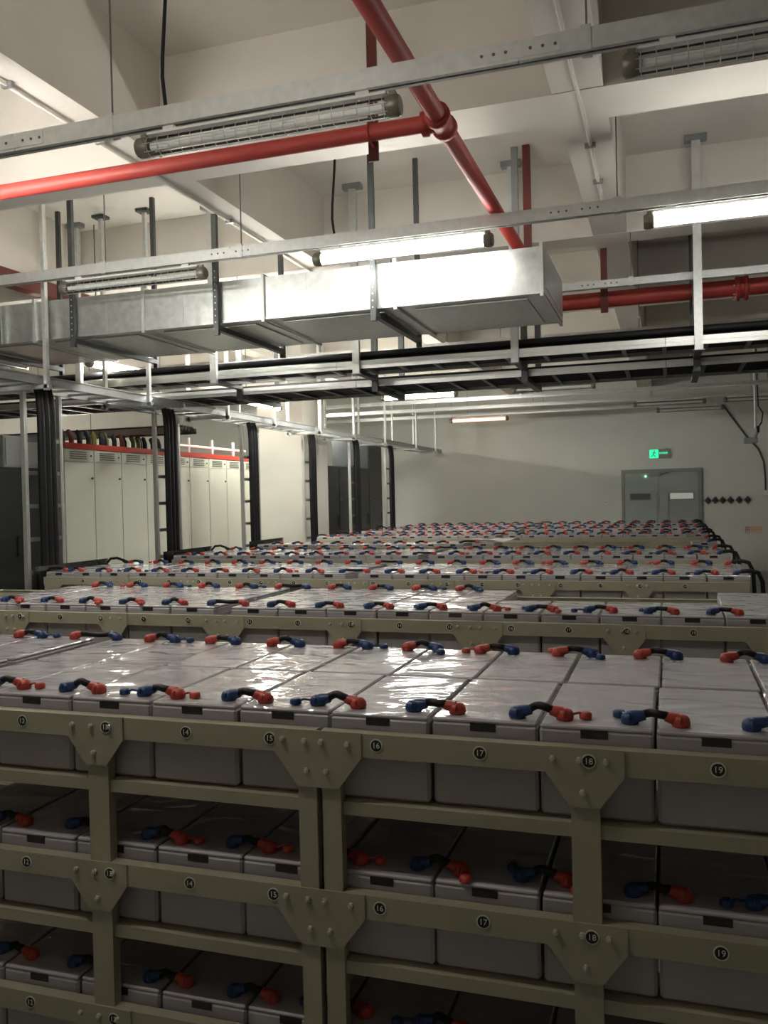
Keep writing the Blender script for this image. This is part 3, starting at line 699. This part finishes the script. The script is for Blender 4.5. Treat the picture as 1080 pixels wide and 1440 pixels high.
for i in range(4): black_cab('black equipment cabinet at the far left, %s from the cream cabinets' % ORD[4-i], 5.40+.61*i, .60, 2.14, XC, 'black cabinets at the left')
bx = thing('junction_box', 'grey box standing on top of the black cabinets', 'box', (XC-.3,7.02,2.142)); MB().cbox((-.25,0,0),(.25,.56,.32),'cabinet_grey',.006).build('body', bx); MB().box((.2505,.03,.03),(.256,.53,.29),'cabinet_grey').build('cover', bx)
for i in range(4): black_cab('dark cabinet beyond the white column, %s from the column' % ORD[i+1], 14.25+.85*i, .84, 2.36 if i < 3 else 3.0, -5.8, 'dark cabinets beyond the column')
# cables and bars above the cream cabinets
cc = ['cable_black','cable_black','cable_red','cable_black','cable_black','cable_yellow','cable_black','cable_black','cable_yellow','cable_black','cable_red','cable_black','cable_yellow','cable_yellow','cable_black','cable_black','cable_black','cable_black']
cw = {'cable_black':'black','cable_red':'dark red','cable_yellow':'yellow green'}
for q,m_ in enumerate(cc):
    y = 7.95+q*.115; x = XC-.08-random.random()*.1
    pts = [(x,y,CTOP+.066),(x,y,CTOP+.14),(x-.02,y+random.uniform(-.015,.015),CTOP+.20),(x-.03,y+random.uniform(-.015,.015),2.58)]
    tag(MB().tube(pts,.030,m_,7).build('cabinet_cable'), '%s cable rising from the cream cabinet tops, %s from the near end' % (cw[m_],ORD[q+1]), 'cable', 'cables above the cream cabinets')
b = thing('busbar_frame', 'white pipe frame on top of the farther cream cabinets', 'frame', (XC-.15,0,CTOP+.066))
for y in (10.7,11.35,12.0): MB().tube([(0,y,0),(0,y,.22)],.025,'white_enamel',8).build('upright', b)
MB().tube([(0,10.2,.10),(0,12.4,.10)],.022,'white_enamel',8).build('cross_pipe', b)

# ------------------------------------------------------------------ wall camera on a pole by the far wall
k = thing('wall_camera', 'surveillance camera on a white drop pole near the far right wall', 'camera', (1.46,16.4,0))
MB().tube([(0,0,ZS-.001),(0,0,2.82)],.02,'white_enamel',8).build('drop_pole', k)
MB().tube([(.02,-.03,2.80),(.06,-.03,2.80)],.06,'cable_black',10).build('swivel', k)
MB().cbox((-.20,-.07,2.56),(.03,.03,2.66),'cabinet_grey',.01).tube([(-.02,-.03,2.64),(.04,-.03,2.78)],.025,'cabinet_grey',8).build('camera_body', k)
MB().tube([(.02,-.02,ZS-.001),(.035,-.03,3.6),(.05,-.03,3.2),(.12,-.03,3.08),(.10,-.03,2.92),(.05,-.03,2.84)],.012,'cable_black',7).build('cable', k)
tag(MB().tube([(1.15,YF-.02,3.605),(1.38,YF-.02,3.26),(1.607,YF-.02,2.916),(1.85,YF-.02,2.62),(1.95,YF-.02,2.35),(1.975,YF-.02,2.0),(1.98,YF-.02,1.74)],.018,'hook_dark',7).build('wall_conduit'), 'dark cable running slantwise down the far wall at right', 'cable')
tag(MB().cbox((1.93,YF-.05,1.62),(2.03,YF,1.735),'outlet_white',.006).box((1.95,YF-.055,1.65),(2.01,YF-.0505,1.70),'white_enamel').build('outlet_box'), 'small pale box at the end of the slanting wall cable', 'box')

# ------------------------------------------------------------------ thin conduits on the beams
def conduit(label, pts, r, m='ceiling_paint', clips=()):
    c = thing('conduit', label, 'conduit', (0,0,0)); MB().tube(pts,r,m,8).build('pipe', c)
    for p in clips: MB().box((p[0]-.035,p[1]-.012,p[2]-r-.004),(p[0]+.035,p[1]+.012,p[2]+r),'steel_grey').build('clip', c)
conduit('thin painted conduit along the underside of the middle beam', [(-.455,YB+.1,ZB-.010),(-.455,4.9,ZB-.012),(-.445,5.3,ZB-.012),(-.45,7.0,ZB-.012),(-.45,7.25,ZB-.014),(-.33,7.35,ZB-.016)], .012, 'wall_paint', [(-.455,4.6,ZB-.01),(-.448,5.9,ZB-.012),(-.45,6.6,ZB-.012)])
conduit('thin painted conduit along the underside of the left beam', [(-3.37,YB+.1,ZB-.010),(-3.37,4.9,ZB-.012),(-3.36,5.5,ZB-.012),(-3.36,12,ZB-.012)], .012, 'wall_paint', [(-3.37,3.9,ZB-.01),(-3.36,4.7,ZB-.012),(-3.36,6.4,ZB-.012)])
